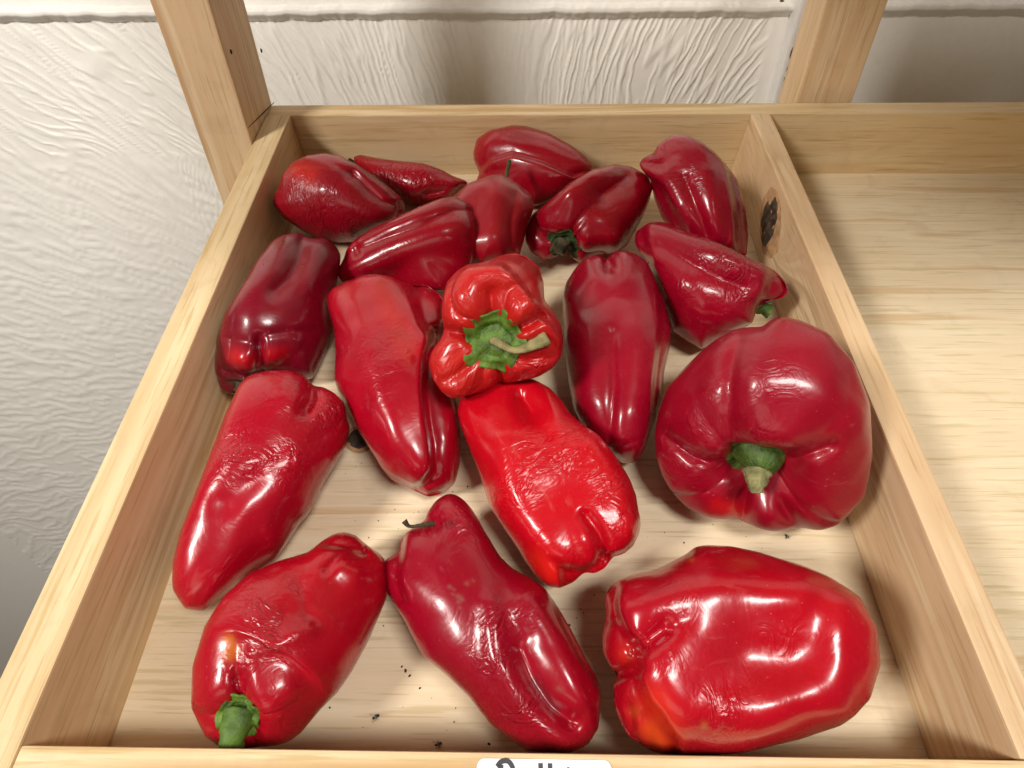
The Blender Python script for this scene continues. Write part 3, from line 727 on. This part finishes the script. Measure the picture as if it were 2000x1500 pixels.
DK = (.27, .0010, .010); MD = (.36, .0012, .012); BR = (.60, .003, .011); OR = (.72, .040, .006)
BRT = (.52, .003, .014)
specs = [
 dict(label='wrinkled red pepper nearest the left rear corner of the tray', seed=1, st=[(550, 395, 4, 66), (640, 385, 4, 88), (715, 395, 4, 78), (782, 408, 4, 44)], k=.9, col=MD,
      cr=[([(690, 340), (715, 365), (745, 392), (785, 408)], 14, 6), ([(655, 322), (690, 342)], 6, 1.5), ([(640, 370), (710, 412), (775, 432)], 24, -2), ([(700, 320), (750, 360)], 14, -1)], dull=.3, wr=[(620, 420, 66, .75), (580, 360, 40, .5), (690, 440, 50, .5)],
      spots=[([(585, 330), (605, 340)], 22, (.50, .012, .008))], gm=.0, ga=.0, gb=0, da=.1, m=2.4),
 dict(label='small shrivelled red pepper with dark withered stem beside the rear wall, left of centre', seed=2, st=[(700, 325, 4, 20), (745, 345, 4, 34), (815, 362, 4, 46), (890, 372, 4, 32)], col=MD,
      wr=[(770, 345, 60, .9), (850, 350, 40, .7)], wr0=.4, cr=[([(832, 380), (865, 372)], 12, 5), ([(860, 340), (905, 365)], 8, 2)], gm=.01, ga=0, gb=0, stem=dict(len=.014, r=.0028, smat=M_brownstem, lean=(0, .5)), da=.15, ca=1.2),
 dict(label='smooth long red pepper rearmost against the back board, centre', seed=3, st=[(940, 300, 4.5, 40), (985, 308, 4.5, 58), (1060, 330, 4.5, 62), (1150, 352, 4.5, 40)], k=.95, col=MD,
      cr=[([(985, 262), (1060, 275), (1120, 305)], 6, 1.2)], step=[([(915, 348), (932, 340), (960, 313), (1000, 301), (1060, 318), (1120, 345), (1180, 330), (1100, 230), (960, 220), (900, 280)], 6, 4, 3, 20)], gm=0, ga=0, gb=0, da=0, db=0, m=2.2, cb=1.1),
 dict(label='tall narrow red pepper with thin green stem stub, behind the centre pepper', seed=4, st=[(985, 362, 5.4, 42), (976, 400, 4.6, 70), (968, 450, 3.8, 74), (960, 520, 3.2, 56)], rest=False, col=(.38, .002, .012), k=.8, ca=.7, m=2.8, cr=[([(1010, 375), (998, 430), (1000, 500)], 12, 2.5), ([(935, 380), (925, 440)], 16, 2), ([(970, 370), (965, 460)], 22, -2)],
      stem=dict(len=.012, r=.0016, to=(995, 314, .008), arc=.002, smat=M_calyx_mid), gm=.0, ga=.03, gb=0, dull=.5),
 dict(label='long ridged red pepper lying slanted left of centre in the second row', seed=5, rest=False, st=[(684, 525, 2.8, 34), (735, 500, 3.4, 58), (830, 465, 4.6, 66), (912, 440, 5.8, 52)], col=MD, k=.95,
      cr=[([(678, 497), (715, 482), (753, 466), (831, 438), (888, 412), (925, 412)], 12, 3.6), ([(692, 470), (700, 495)], 6, 3), ([(700, 510), (800, 480), (900, 440)], 26, -1.5)], wr=[(760, 500, 50, .25), (720, 450, 30, .2)], gm=.0, ga=0, gb=0, da=0, m=2.4),
 dict(label='glossy red pepper with dimpled top and dark green stem below, rear right of centre', seed=6, st=[(1102, 478, 4.2, 78), (1130, 440, 4.6, 98), (1185, 390, 4.9, 88), (1232, 352, 5, 52)], col=MD, k=.9, rest=True,
      cr=[([(1180, 378), (1202, 364), (1224, 346)], 26, 9), ([(1104, 462), (1102, 505)], 8, 6), ([(1090, 430), (1130, 410), (1190, 440)], 30, 1.5), ([(1040, 455), (1070, 480)], 14, -1.5), ([(1140, 470), (1190, 470)], 20, -2)], wr=[(1150, 410, 40, .2)],
      stem=dict(calyx=.42, cmat=M_calyx_dark, len=.010, r=.0045, smat=M_brownstem, lean=(0, 0)), grooves=(92, 190, 270, 350), gm=.0, ga=.20, gb=0, db=0),
 dict(label='tall red pepper standing in the right rear corner of the tray', seed=7, st=[(1308, 300, 6.4, 48), (1330, 335, 6, 76), (1365, 400, 5, 84), (1392, 475, 3.8, 70)], col=(.36, .002, .016), k=.95, rest=False,
      cr=[([(1337, 348), (1358, 400), (1382, 455)], 8, 3.5), ([(1256, 318), (1290, 322)], 8, 4), ([(1300, 285), (1312, 305)], 10, 3), ([(1380, 340), (1392, 400), (1398, 460)], 18, -2.5), ([(1300, 340), (1325, 400)], 14, -2)],
      step=[([(1416, 315), (1430, 380), (1438, 440), (1440, 520), (1480, 520), (1475, 380), (1440, 320)], 6, 8, 3, 20), ([(1270, 350), (1295, 368), (1325, 420), (1350, 480), (1300, 520), (1250, 420)], 10, 6, 3, 30)],
      wr=[(1340, 345, 36, .6), (1270, 325, 26, .8), (1310, 400, 30, .4)], gm=.0, ga=0, gb=0, da=0),
 dict(label='wrinkled dark red pepper against the partition, its green stem showing at lower right', seed=8, st=[(1478, 598, 3.6, 70), (1430, 575, 4, 96), (1350, 545, 4.3, 98), (1278, 500, 4.5, 58)], col=(.34, .002, .016), k=.9,
      cr=[([(1290, 482), (1355, 520), (1410, 545), (1455, 562)], 16, 4), ([(1280, 450), (1390, 495), (1480, 535)], 24, -2.5), ([(1340, 570), (1390, 620)], 40, -3)], step=[([(1250, 430), (1264, 470), (1272, 520), (1300, 575), (1270, 590), (1220, 500), (1225, 440)], 8, 8, 2, 20), ([(1500, 515), (1496, 560), (1478, 605), (1520, 620), (1560, 580), (1540, 530)], 6, 9, 3, 20)],
      wr=[(1370, 500, 50, .5), (1440, 530, 60, .9), (1330, 560, 50, .4), (1460, 580, 40, .7)], cb=1.1,
      stem=dict(calyx=.40, len=.012, r=.005, cmat=M_calyx_mid, smat=M_stem), gm=.0, ga=.06, gb=0, da=.25),
 dict(label='long upright dark red pepper right of the centre with twin rounded lobes at its top', seed=9, st=[(1198, 525, 4.6, 80), (1202, 600, 4.6, 102), (1205, 720, 4.3, 104), (1208, 820, 4, 90), (1226, 888, 3.6, 58)], col=(.32, .002, .015), k=.85,
      cr=[([(1187, 485), (1191, 525)], 11, 10), ([(1155, 520), (1165, 540)], 22, -2), ([(1222, 510), (1228, 540)], 24, -2), ([(1196, 650), (1200, 760), (1188, 880)], 8, 3.0), ([(1150, 640), (1155, 780)], 24, -2), ([(1245, 640), (1238, 800)], 26, -2), ([(1190, 880), (1240, 862)], 10, 2), ([(1150, 600), (1200, 580), (1250, 590)], 18, 1.2)],
      step=[([(1284, 560), (1290, 640), (1276, 740), (1266, 860), (1300, 900), (1340, 640), (1300, 560)], 7, 6, 2, 20)],
      gm=.0, m=2.8, ga=.0, gb=.0, db=.0, da=.0, ca=.7, cb=.5, nz=.8),
 dict(label='curved red pepper with two long lobes pointing to the viewer, left of the centre pepper', seed=11, st=[(722, 572, 5, 78), (738, 630, 5, 94), (768, 730, 4.8, 112), (800, 830, 4.4, 104), (836, 925, 3.6, 76)], col=(.42, .002, .014), k=.9,
      step=[([(846, 640), (828, 700), (826, 760), (832, 820), (840, 870), (842, 915), (826, 940), (810, 950), (812, 1000), (960, 1010), (950, 700), (890, 640)], 7, 8, 7, 22), ([(800, 535), (806, 580), (822, 630), (850, 668), (910, 650), (900, 540)], 12, 12, 3, 30), ([(735, 915), (790, 940), (812, 950), (800, 1000), (720, 960)], 5, 8, 2, 15)],
      cr=[([(690, 600), (738, 760), (780, 860), (815, 905)], 30, -3.5), ([(720, 660), (700, 760)], 40, 1.5), ([(868, 720), (875, 800), (866, 930)], 22, -3), ([(792, 640), (815, 700)], 20, 3)], wr=[(740, 700, 50, .6), (770, 660, 50, .6), (720, 590, 30, .15), (740, 770, 30, .3)],
      spots=[([(745, 560), (770, 620), (795, 690)], 22, (.42, .008, .008))], gm=.0, ga=0, gb=0, da=0, db=0, m=2.4, cb=.8),
 dict(label='bright wrinkled red pepper directly below the centre one, its lobed end to the viewer', seed=12, st=[(985, 800, 4.6, 84), (1020, 865, 5, 112), (1080, 960, 5, 130), (1130, 1040, 4.6, 122), (1158, 1088, 4, 90)], col=BR, k=.88,
      cr=[([(1020, 774), (1040, 800)], 20, 10), ([(1040, 800), (1065, 835)], 30, 3), ([(1095, 955)], 58, 5), ([(1145, 1005), (1163, 1030), (1176, 1060), (1176, 1092)], 9, 7), ([(1150, 870), (1210, 950), (1222, 1030)], 24, -3), ([(985, 860), (1000, 950), (1045, 1040), (1095, 1080)], 30, -3), ([(1082, 1096), (1112, 1110)], 6, 4), ([(1140, 1060)], 24, -2), ([(1120, 1110), (1125, 1145)], 6, 3)],
      step=[([(1095, 1104), (1115, 1110), (1142, 1110), (1166, 1096), (1176, 1076), (1198, 1084), (1220, 1076), (1238, 1056), (1246, 1020), (1275, 1040), (1250, 1120), (1160, 1170), (1100, 1170)], 5, 7, 4, 18)],
      wr=[(1040, 890, 46, 1.0), (1110, 870, 50, 1.0), (1180, 950, 45, .9), (1000, 970, 50, .7), (1215, 1020, 36, .9), (1060, 1060, 40, .35), (1120, 1080, 30, .4)], m=2.6, gm=.0, ga=0, gb=0, da=0, db=0, cb=.6, spots=[([(1050, 1090), (1075, 1120)], 24, (.62, .012, .008))]),
 dict(label='dull dark red pepper against the left board of the tray', seed=13, st=[(596, 490, 4.6, 62), (568, 550, 4.6, 92), (530, 640, 4.3, 100), (492, 716, 4, 84)], col=(.22, .002, .013), col2=(.28, .003, .013), k=.9, dull=.15,
      cr=[([(592, 458), (582, 510), (562, 545), (535, 570)], 16, 5.5), ([(560, 480), (520, 560)], 20, -1.5), ([(625, 490), (600, 560)], 22, -2), ([(500, 656), (560, 648), (615, 646)], 6, 2.0), ([(440, 660), (500, 672)], 6, 2), ([(507, 668), (506, 735)], 8, 7), ([(475, 700)], 18, -2.5), ([(535, 695)], 20, -2.5), ([(440, 725), (500, 738), (560, 730)], 8, 5)], gm=.0, gb=.05, ga=0, da=0,
      spots=[([(460, 695), (490, 705)], 16, (.42, .003, .010)), ([(530, 690), (550, 690)], 16, (.42, .003, .010)), ([(450, 745), (500, 742)], 8, (.07, .03, .02))], tip=dict(len=.006, r=.004, smat=M_brownstem)),
 dict(label='large bright red pepper by the left board, between the dark one and the corner one', seed=14, st=[(612, 790, 4.6, 74), (560, 850, 5, 122), (500, 950, 5, 130), (430, 1060, 4.5, 118), (375, 1130, 4, 90)], col=BRT, col2=(.42, .002, .016), k=.9, m=2.7,
      cr=[([(609, 742), (606, 785), (596, 800)], 10, 10), ([(650, 800)], 32, -3), ([(560, 770)], 34, -2), ([(540, 900), (440, 980)], 30, 2.5), ([(640, 900), (590, 1000)], 16, -1.5), ([(450, 900), (560, 900)], 26, -2)], wr=[(635, 810, 50, 1.0), (470, 880, 55, 1.0), (560, 905, 45, .9), (560, 770, 40, .6)], gm=.0, ga=0, gb=0, da=0, ca=.7),
 dict(label='red pepper in the lower left corner, green stem towards the front board', seed=15, st=[(468, 1400, 7.2, 96), (515, 1325, 5.8, 138), (590, 1210, 5, 132), (660, 1130, 4.6, 100), (700, 1080, 4, 56)], col=(.44, .002, .012), k=.9,
      cr=[([(640, 1112), (665, 1085), (712, 1078)], 8, 4), ([(660, 1105), (690, 1120)], 22, -2.5), ([(468, 1325), (478, 1375)], 14, 5), ([(560, 1350), (530, 1380)], 34, -3), ([(590, 1140), (600, 1200)], 22, 2.2), ([(500, 1270), (600, 1230)], 18, -2), ([(560, 1190), (540, 1240)], 16, 1.5)], wr=[(500, 1190, 50, .8), (530, 1250, 50, .8), (585, 1140, 30, .6), (470, 1310, 40, .6), (560, 1390, 60, .5)],
      step=[([(622, 1066), (640, 1068), (690, 1075), (712, 1085), (730, 1040), (660, 1020)], 5, 5, 3, 15)],
      stem=dict(calyx=.34, len=.022, r=.0058, to=(464, 1452, -.004), arc=.006, cmat=M_calyx, smat=M_stem, flare=.75, points=5), nz=.8, spots=[([(446, 1250), (448, 1280)], 12, (.50, .11, .01)), ([(446, 1250), (460, 1270)], 9, (.50, .11, .01))], ga=.07, gm=.0, gb=0, db=0),
 dict(label='long dark red pepper at the front centre, withered stem in the dimple at its top', seed=16, st=[(838, 1062, 4.4, 76), (870, 1120, 4.8, 112), (940, 1215, 5, 120), (1030, 1320, 5, 116), (1105, 1400, 4.5, 84)], col=(.34, .002, .014), k=.88,
      cr=[([(815, 1022), (852, 1022)], 10, 9), ([(880, 985), (905, 1020)], 22, -3), ([(1015, 1265), (1040, 1325), (1075, 1378), (1115, 1408)], 22, 7), ([(955, 1180), (975, 1290), (1035, 1395), (1100, 1440)], 22, -2.5), ([(1030, 1170), (1085, 1260), (1130, 1370)], 24, -3), ([(1000, 1215), (1030, 1240)], 14, 1.5)],
      step=[([(725, 1060), (792, 1045), (786, 1085), (779, 1130), (792, 1175), (740, 1190)], 6, 7, 3, 18), ([(1068, 1145), (1094, 1222), (1128, 1285), (1168, 1345), (1200, 1340), (1120, 1170)], 4, 5, 2, 15)],
      wr=[(890, 1020, 42, 1.0), (970, 1230, 40, .9), (960, 1300, 40, .9), (1010, 1380, 50, 1.0), (1030, 1190, 35, .5), (1080, 1430, 30, .4)], m=2.3, gm=.0, ga=0, gb=0, da=0, db=0,
      spots=[([(1045, 1330), (1085, 1385)], 10, (.16, .008, .016)), *[([(x_, y_)], r_, (.26, .07, .06)) for x_, y_, r_ in ((878, 1146, 4), (886, 1151, 3), (893, 1164, 4), (899, 1168, 5), (896, 1176, 4), (904, 1172, 3), (898, 1187, 3), (884, 1160, 3), (912, 1140, 4), (924, 1134, 3), (1092, 1346, 5))]]),
 dict(label='large red pepper in the lower right, orange tinged lobes on its left end', seed=17, st=[(1205, 1290, 4.8, 134), (1290, 1275, 5.2, 186), (1420, 1270, 5.4, 196), (1540, 1275, 5.3, 180), (1660, 1285, 5, 130)], col=(.56, .002, .010), col2=(.44, .002, .015), k=.88, m=2.7,
      step=[([(1130, 1100), (1200, 1125), (1211, 1148), (1209, 1180), (1214, 1208), (1228, 1240), (1251, 1265), (1250, 1297), (1251, 1337), (1265, 1371), (1291, 1402), (1319, 1442), (1335, 1490), (1100, 1490)], 6, 12, 6, 26)],
      cr=[([(1170, 1214), (1214, 1208)], 7, 6), ([(1190, 1320), (1250, 1303)], 8, 9), ([(1251, 1266), (1275, 1248), (1300, 1228)], 12, 6), ([(1300, 1228), (1345, 1212)], 24, 2), ([(1480, 1280), (1560, 1290)], 95, 8), ([(1240, 1190), (1330, 1155), (1450, 1150), (1560, 1160)], 38, -3), ([(1285, 1310), (1340, 1390), (1480, 1405), (1600, 1370)], 40, -3), ([(1260, 1400), (1275, 1470)], 8, 4), ([(1230, 1380), (1240, 1450)], 8, 4), ([(1355, 1075), (1290, 1112)], 6, 2.5), ([(1640, 1180), (1650, 1380)], 30, -2)],
      wr=[(1320, 1180, 50, .3), (1310, 1290, 30, .6), (1400, 1400, 60, .6), (1540, 1240, 50, .3)], spots=[([(1275, 1370), (1300, 1420)], 34, (.62, .020, .008)), ([(1270, 1425), (1290, 1450)], 20, (.58, .06, .01)), ([(1240, 1390)], 12, (.45, .05, .012)), ([(1220, 1280)], 22, (.52, .015, .01)), ([(1352, 1094)], 6, (.5, .07, .02)), ([(1372, 1408)], 7, (.42, .10, .03))], gm=.0, ga=.0, gb=.05, da=.0, ca=.5),
 dict(label='large plump red pepper at the right edge with broad cut green stem facing the viewer', seed=18, st=[(1482, 925, 5.6, 150), (1482, 868, 5.3, 192), (1486, 780, 5.0, 188), (1500, 700, 4.8, 120)], col=(.34, .002, .015), k=.95, m=2.6,
      cr=[([(1446, 640), (1428, 720), (1424, 820), (1440, 895)], 20, 5), ([(1300, 850), (1355, 892), (1425, 912)], 10, 6), ([(1456, 965), (1446, 1020)], 9, 8), ([(1528, 985), (1562, 1035)], 10, 7), ([(1550, 895), (1620, 870)], 12, 6), ([(1490, 850), (1540, 850)], 30, -3), ([(1400, 870), (1360, 840)], 26, -2), ([(1390, 965)], 34, -2.5), ([(1500, 1005)], 24, -2.5)],
      wr=[(1480, 850, 45, .9), (1350, 870, 70, .6), (1500, 740, 70, .4), (1330, 920, 50, .5), (1400, 760, 60, .3)], ga=.05, gm=.0, gb=0, db=0, da=.42, dull=.35,
      stem=dict(calyx=.50, cap=.0055, star=.3, len=.008, r=.0044, to=(1478, 956, -.003), arc=.003, smat=M_stub, dome=.34, flare=.9, cmat=M_calyx_mid, points=6), spots=[([(1400, 985), (1440, 1000)], 18, (.52, .006, .01)), ([(1422, 885)], 6, (.5, .03, .01))], ca=.75),
 dict(label='orange tinted red pepper in the centre with curved dry stem on green calyx', seed=10, rest=False,
      dull=.35, st=[(962, 672, 9.6, 112), (970, 655, 8.6, 130), (1000, 610, 6.2, 112), (1025, 575, 4.0, 84)], col=(.56, .004, .008), col2=(.60, .020, .008), k=1.02, m=2.5,
      grooves=(20, 92, 160, 272), ga=.16, gm=.0, gb=0, da=.38, ca=.55,
      step=[([(936, 512), (950, 480), (1003, 470), (1085, 505), (1130, 640), (1110, 690), (1096, 662), (1075, 632), (1056, 620), (1050, 596), (1026, 565), (1003, 535), (981, 516)], 6, 14, 4, 20)],
      cr=[([(958, 575), (960, 600), (962, 645)], 20, 9), ([(860, 642), (905, 652), (925, 664)], 9, 8), ([(1000, 648), (1035, 632), (1058, 618)], 9, 8), ([(977, 712), (978, 762)], 8, 8), ([(870, 745), (925, 708)], 9, 3), ([(1010, 702), (1080, 698)], 10, 4), ([(900, 580), (905, 620)], 26, -2), ([(1015, 600)], 24, -2)],
      wr=[(900, 570, 50, .7), (1020, 590, 40, .6), (900, 740, 60, .8), (1030, 725, 60, 1.0), (870, 690, 50, .7)], wr0=.25,
      stem=dict(calyx=.48, star=1.3, len=.03, r=.0024, to=(1068, 660, .006), via=(1008, 684), arc=.001, smat=M_drystem, dome=.16, flare=1.9, flat=.7, points=5)),
]
for sp in specs: pepper(sp)

# withered stem thread hanging from the front pepper's dimple
def lying_tube(name, pts, rad, mat, parent):
    P = [lift(x, y, z / 100) for x, y, z in pts]
    return tube(name, P, rad, mat, parent, n=8, seed=5)
fp = PEPS[15][0]
lying_tube('stem', [(846, 1022, 6.4), (822, 1026, 6.9), (800, 1028, 7.1), (790, 1018, 7.3)], [.0016, .001, .0009, .0016], M_brownstem, fp)

# ------------------------------------------------------------------ label on the front rim
lab = empty('rim_label', 'white handwritten paper label stuck on the front rim of the tray', 'label')
def rim(px, py, dz=0): return lift(px, py, HW + dz)
A = rim(932, 1481); B = rim(1193, 1485)
wl = B[0] - A[0]; hl = .0225; rr = .003
ol = []
for cx_, cy_, a0 in ((wl - rr, -rr, 90), (rr, -rr, 180), (rr, -hl + rr, 270), (wl - rr, -hl + rr, 0)):
    pass
for cx_, cy_, a0 in ((rr, -rr, 90), (wl - rr, -rr, 0), (wl - rr, -hl + rr, -90), (rr, -hl + rr, -180)):
    for i in range(7):
        a = R(a0 + 90 - i * 15) if True else 0
        ol.append((cx_ + rr * math.cos(a), cy_ + rr * math.sin(a)))
V = [(A[0] + x, A[1] + y, HW + .0002) for x, y in ol] + [(A[0] + x, A[1] + y, HW + .0005) for x, y in ol]
n = len(ol)
Fc = [tuple(range(n, 2 * n))] + [(i, (i + 1) % n, n + (i + 1) % n, n + i) for i in range(n)]
mesh_obj('paper', to_world(np.array(V)), Fc, M_label, lab, smooth=False)
def stroke(pts, w_=.0011):
    S = crom(np.array(pts, float), 4 * len(pts) + 6); T = np.gradient(S, axis=0); T /= np.linalg.norm(T, axis=1)[:, None] + 1e-9
    Nn = np.stack([-T[:, 1], T[:, 0]], 1); V = []; k = len(S)
    for s_, h_ in ((1, .00055), (-1, .00055), (-1, .0007), (1, .0007)):
        for i in range(k): V.append((*(S[i] + Nn[i] * w_ * s_), HW + h_))
    V = np.array(V).reshape(4, k, 3).transpose(1, 0, 2).reshape(-1, 3)
    return V, k
letters = {  # strokes in units of letter height, origin at baseline
 'P': [[(.0, 0), (.0, .5), (.02, .95)], [(-.12, .9), (.02, 1.02), (.26, 1.03), (.42, .85), (.34, .62), (.03, .52)]],
 'u': [[(0, .6), (.02, .2), (.2, .0), (.36, .2), (.4, .62)], [(.4, .6), (.42, 0)]],
 'l': [[(0, 1.0), (.02, .5), (.05, 0)]],
 'k': [[(0, 1.0), (.0, .5), (.02, 0)], [(.34, .75), (.04, .35), (.38, 0)]],
 'i': [[(0, .6), (.02, 0)], [(0, .86), (.02, .9)]],
 'o': [[(.2, .6), (.0, .3), (.2, 0), (.4, .3), (.2, .6)]],
}
xs = A[0] + .0095; base_y = A[1] - .0153; LH = .0140
VV = []; FF = []; off = 0
for ch, adv in zip('Pulkio', (.0088, .0072, .0038, .0076, .0052, .009)):
    for stp in letters[ch]:
        V, k = stroke([(xs + x * LH * .85, base_y + y * LH) for x, y in stp], .0009)
        VV.append(V)
        for i in range(k - 1):
            for j in range(4):
                FF.append((off + i * 4 + j, off + i * 4 + (j + 1) % 4, off + (i + 1) * 4 + (j + 1) % 4, off + (i + 1) * 4 + j))
        off += len(V)
    xs += adv
mesh_obj('lettering', to_world(np.vstack(VV)), FF, M_ink, lab, smooth=False)

# ------------------------------------------------------------------ flies and crumbs
def ellipsoid(c, ax, ay, az, rot, n=8, m=6):
    V = []; F_ = []
    for i in range(m + 1):
        p = math.pi * i / m
        for j in range(n):
            a = 2 * math.pi * j / n
            v = Vector((ax * math.cos(p), ay * math.sin(p) * math.cos(a), az * math.sin(p) * math.sin(a)))
            v = Matrix.Rotation(rot, 3, 'Z') @ v
            V.append(np.array(c) + np.array(v))
    return np.array(V), m + 1, n
def fly(px, py, rot, label, s_=1.0):
    f = empty('fly', label, 'fly', group='dead flies on the tray floor')
    c = lift(px, py, .0012 * s_ + .0003)
    V, a, b = ellipsoid(c, .0016 * s_, .0008 * s_, .0008 * s_, rot); grid_obj('abdomen', to_world(V), a, b, M_fly, f, wrap_v=True)
    d = np.array([math.cos(rot), math.sin(rot), 0])
    V, a, b = ellipsoid(c + d * .0016 * s_, .0007 * s_, .0007 * s_, .0006 * s_, rot); grid_obj('head', to_world(V), a, b, M_fly, f, wrap_v=True)
    for sg in (-1, 1):
        ang = rot + math.pi + sg * .7
        w0 = c + d * .0006 * s_ + np.array([0, 0, .0007 * s_]); dv = np.array([math.cos(ang), math.sin(ang), .12]); pv = np.array([-math.sin(ang), math.cos(ang), 0])
        V = [w0, w0 + dv * .0013 * s_ + pv * .0006 * s_, w0 + dv * .0029 * s_ + pv * .0005 * s_, w0 + dv * .0033 * s_, w0 + dv * .0024 * s_ - pv * .0006 * s_, w0 + dv * .001 * s_ - pv * .0003 * s_]
        mesh_obj('wing', to_world(np.array(V)), [(0, 1, 2, 3, 4, 5)], M_wing, f, smooth=False)
    for k in range(6):
        an = rot + (1 if k % 2 else -1) * (1.0 + .5 * (k // 2))
        e = c + np.array([math.cos(an), math.sin(an), 0]) * .0017 * s_; e[2] = .0002
        tube('leg', [c, (c + e) / 2 + np.array([0, 0, .0004]), e], [.00012, .0001, .00008], M_fly, f, n=4, seed=k)
fly(733, 1401, .5, 'dead fly with wings spread on the tray floor between the two lower left peppers', 1.0)
fly(855, 1454, .3, 'dead fly nearest the front board in the shade left of the front centre pepper', .95)
fly(1538, 1048, 2.3, 'dead fly on the floor below the large pepper at the right edge', .8)
rng = np.random.RandomState(4); VV = []; FF = []; off = 0
crumbs = [(1112, 1221, .5), (1126, 1207, .3), (1140, 1197, .3), (644, 1382, .4), (785, 1302, .4), (792, 1310, .6), (800, 1320, .5), (820, 1344, .4), (887, 1410, .3), (955, 1453, .5), (913, 950, .4), (884, 960, .3), (739, 1017, .3), (720, 1050, .3), (771, 995, .25), (1336, 1060, .35), (1160, 1162, .3), (749, 1222, .3), (706, 905, .25), (890, 1004, .3), (940, 1005, .3), (1298, 1040, .25)]
crumbs += [(rng.uniform(700, 900), rng.uniform(1210, 1430), rng.uniform(.12, .25)) for _ in range(8)] + [(rng.uniform(640, 960), rng.uniform(900, 1060), rng.uniform(.12, .25)) for _ in range(12)] + [(rng.uniform(1080, 1180), rng.uniform(1150, 1450), rng.uniform(.12, .22)) for _ in range(14)] + [(rng.uniform(1260, 1560), rng.uniform(1000, 1090), rng.uniform(.12, .22)) for _ in range(14)]
for (px, py, r) in crumbs:
    c = lift(px, py, r * .0006); V, a, b = ellipsoid(c, r * .0016, r * .0012, r * .0007, rng.rand() * 6, 6, 4)
    V = V + rng.randn(*V.shape) * r * .0001
    for i in range(a - 1):
        for j in range(b): FF.append((off + i * b + j, off + (i + 1) * b + j, off + (i + 1) * b + (j + 1) % b, off + i * b + (j + 1) % b))
    VV.append(V); off += len(V)
cb = mesh_obj('crumbs', to_world(np.vstack(VV)), FF, M_crumb); cb['kind'] = 'stuff'
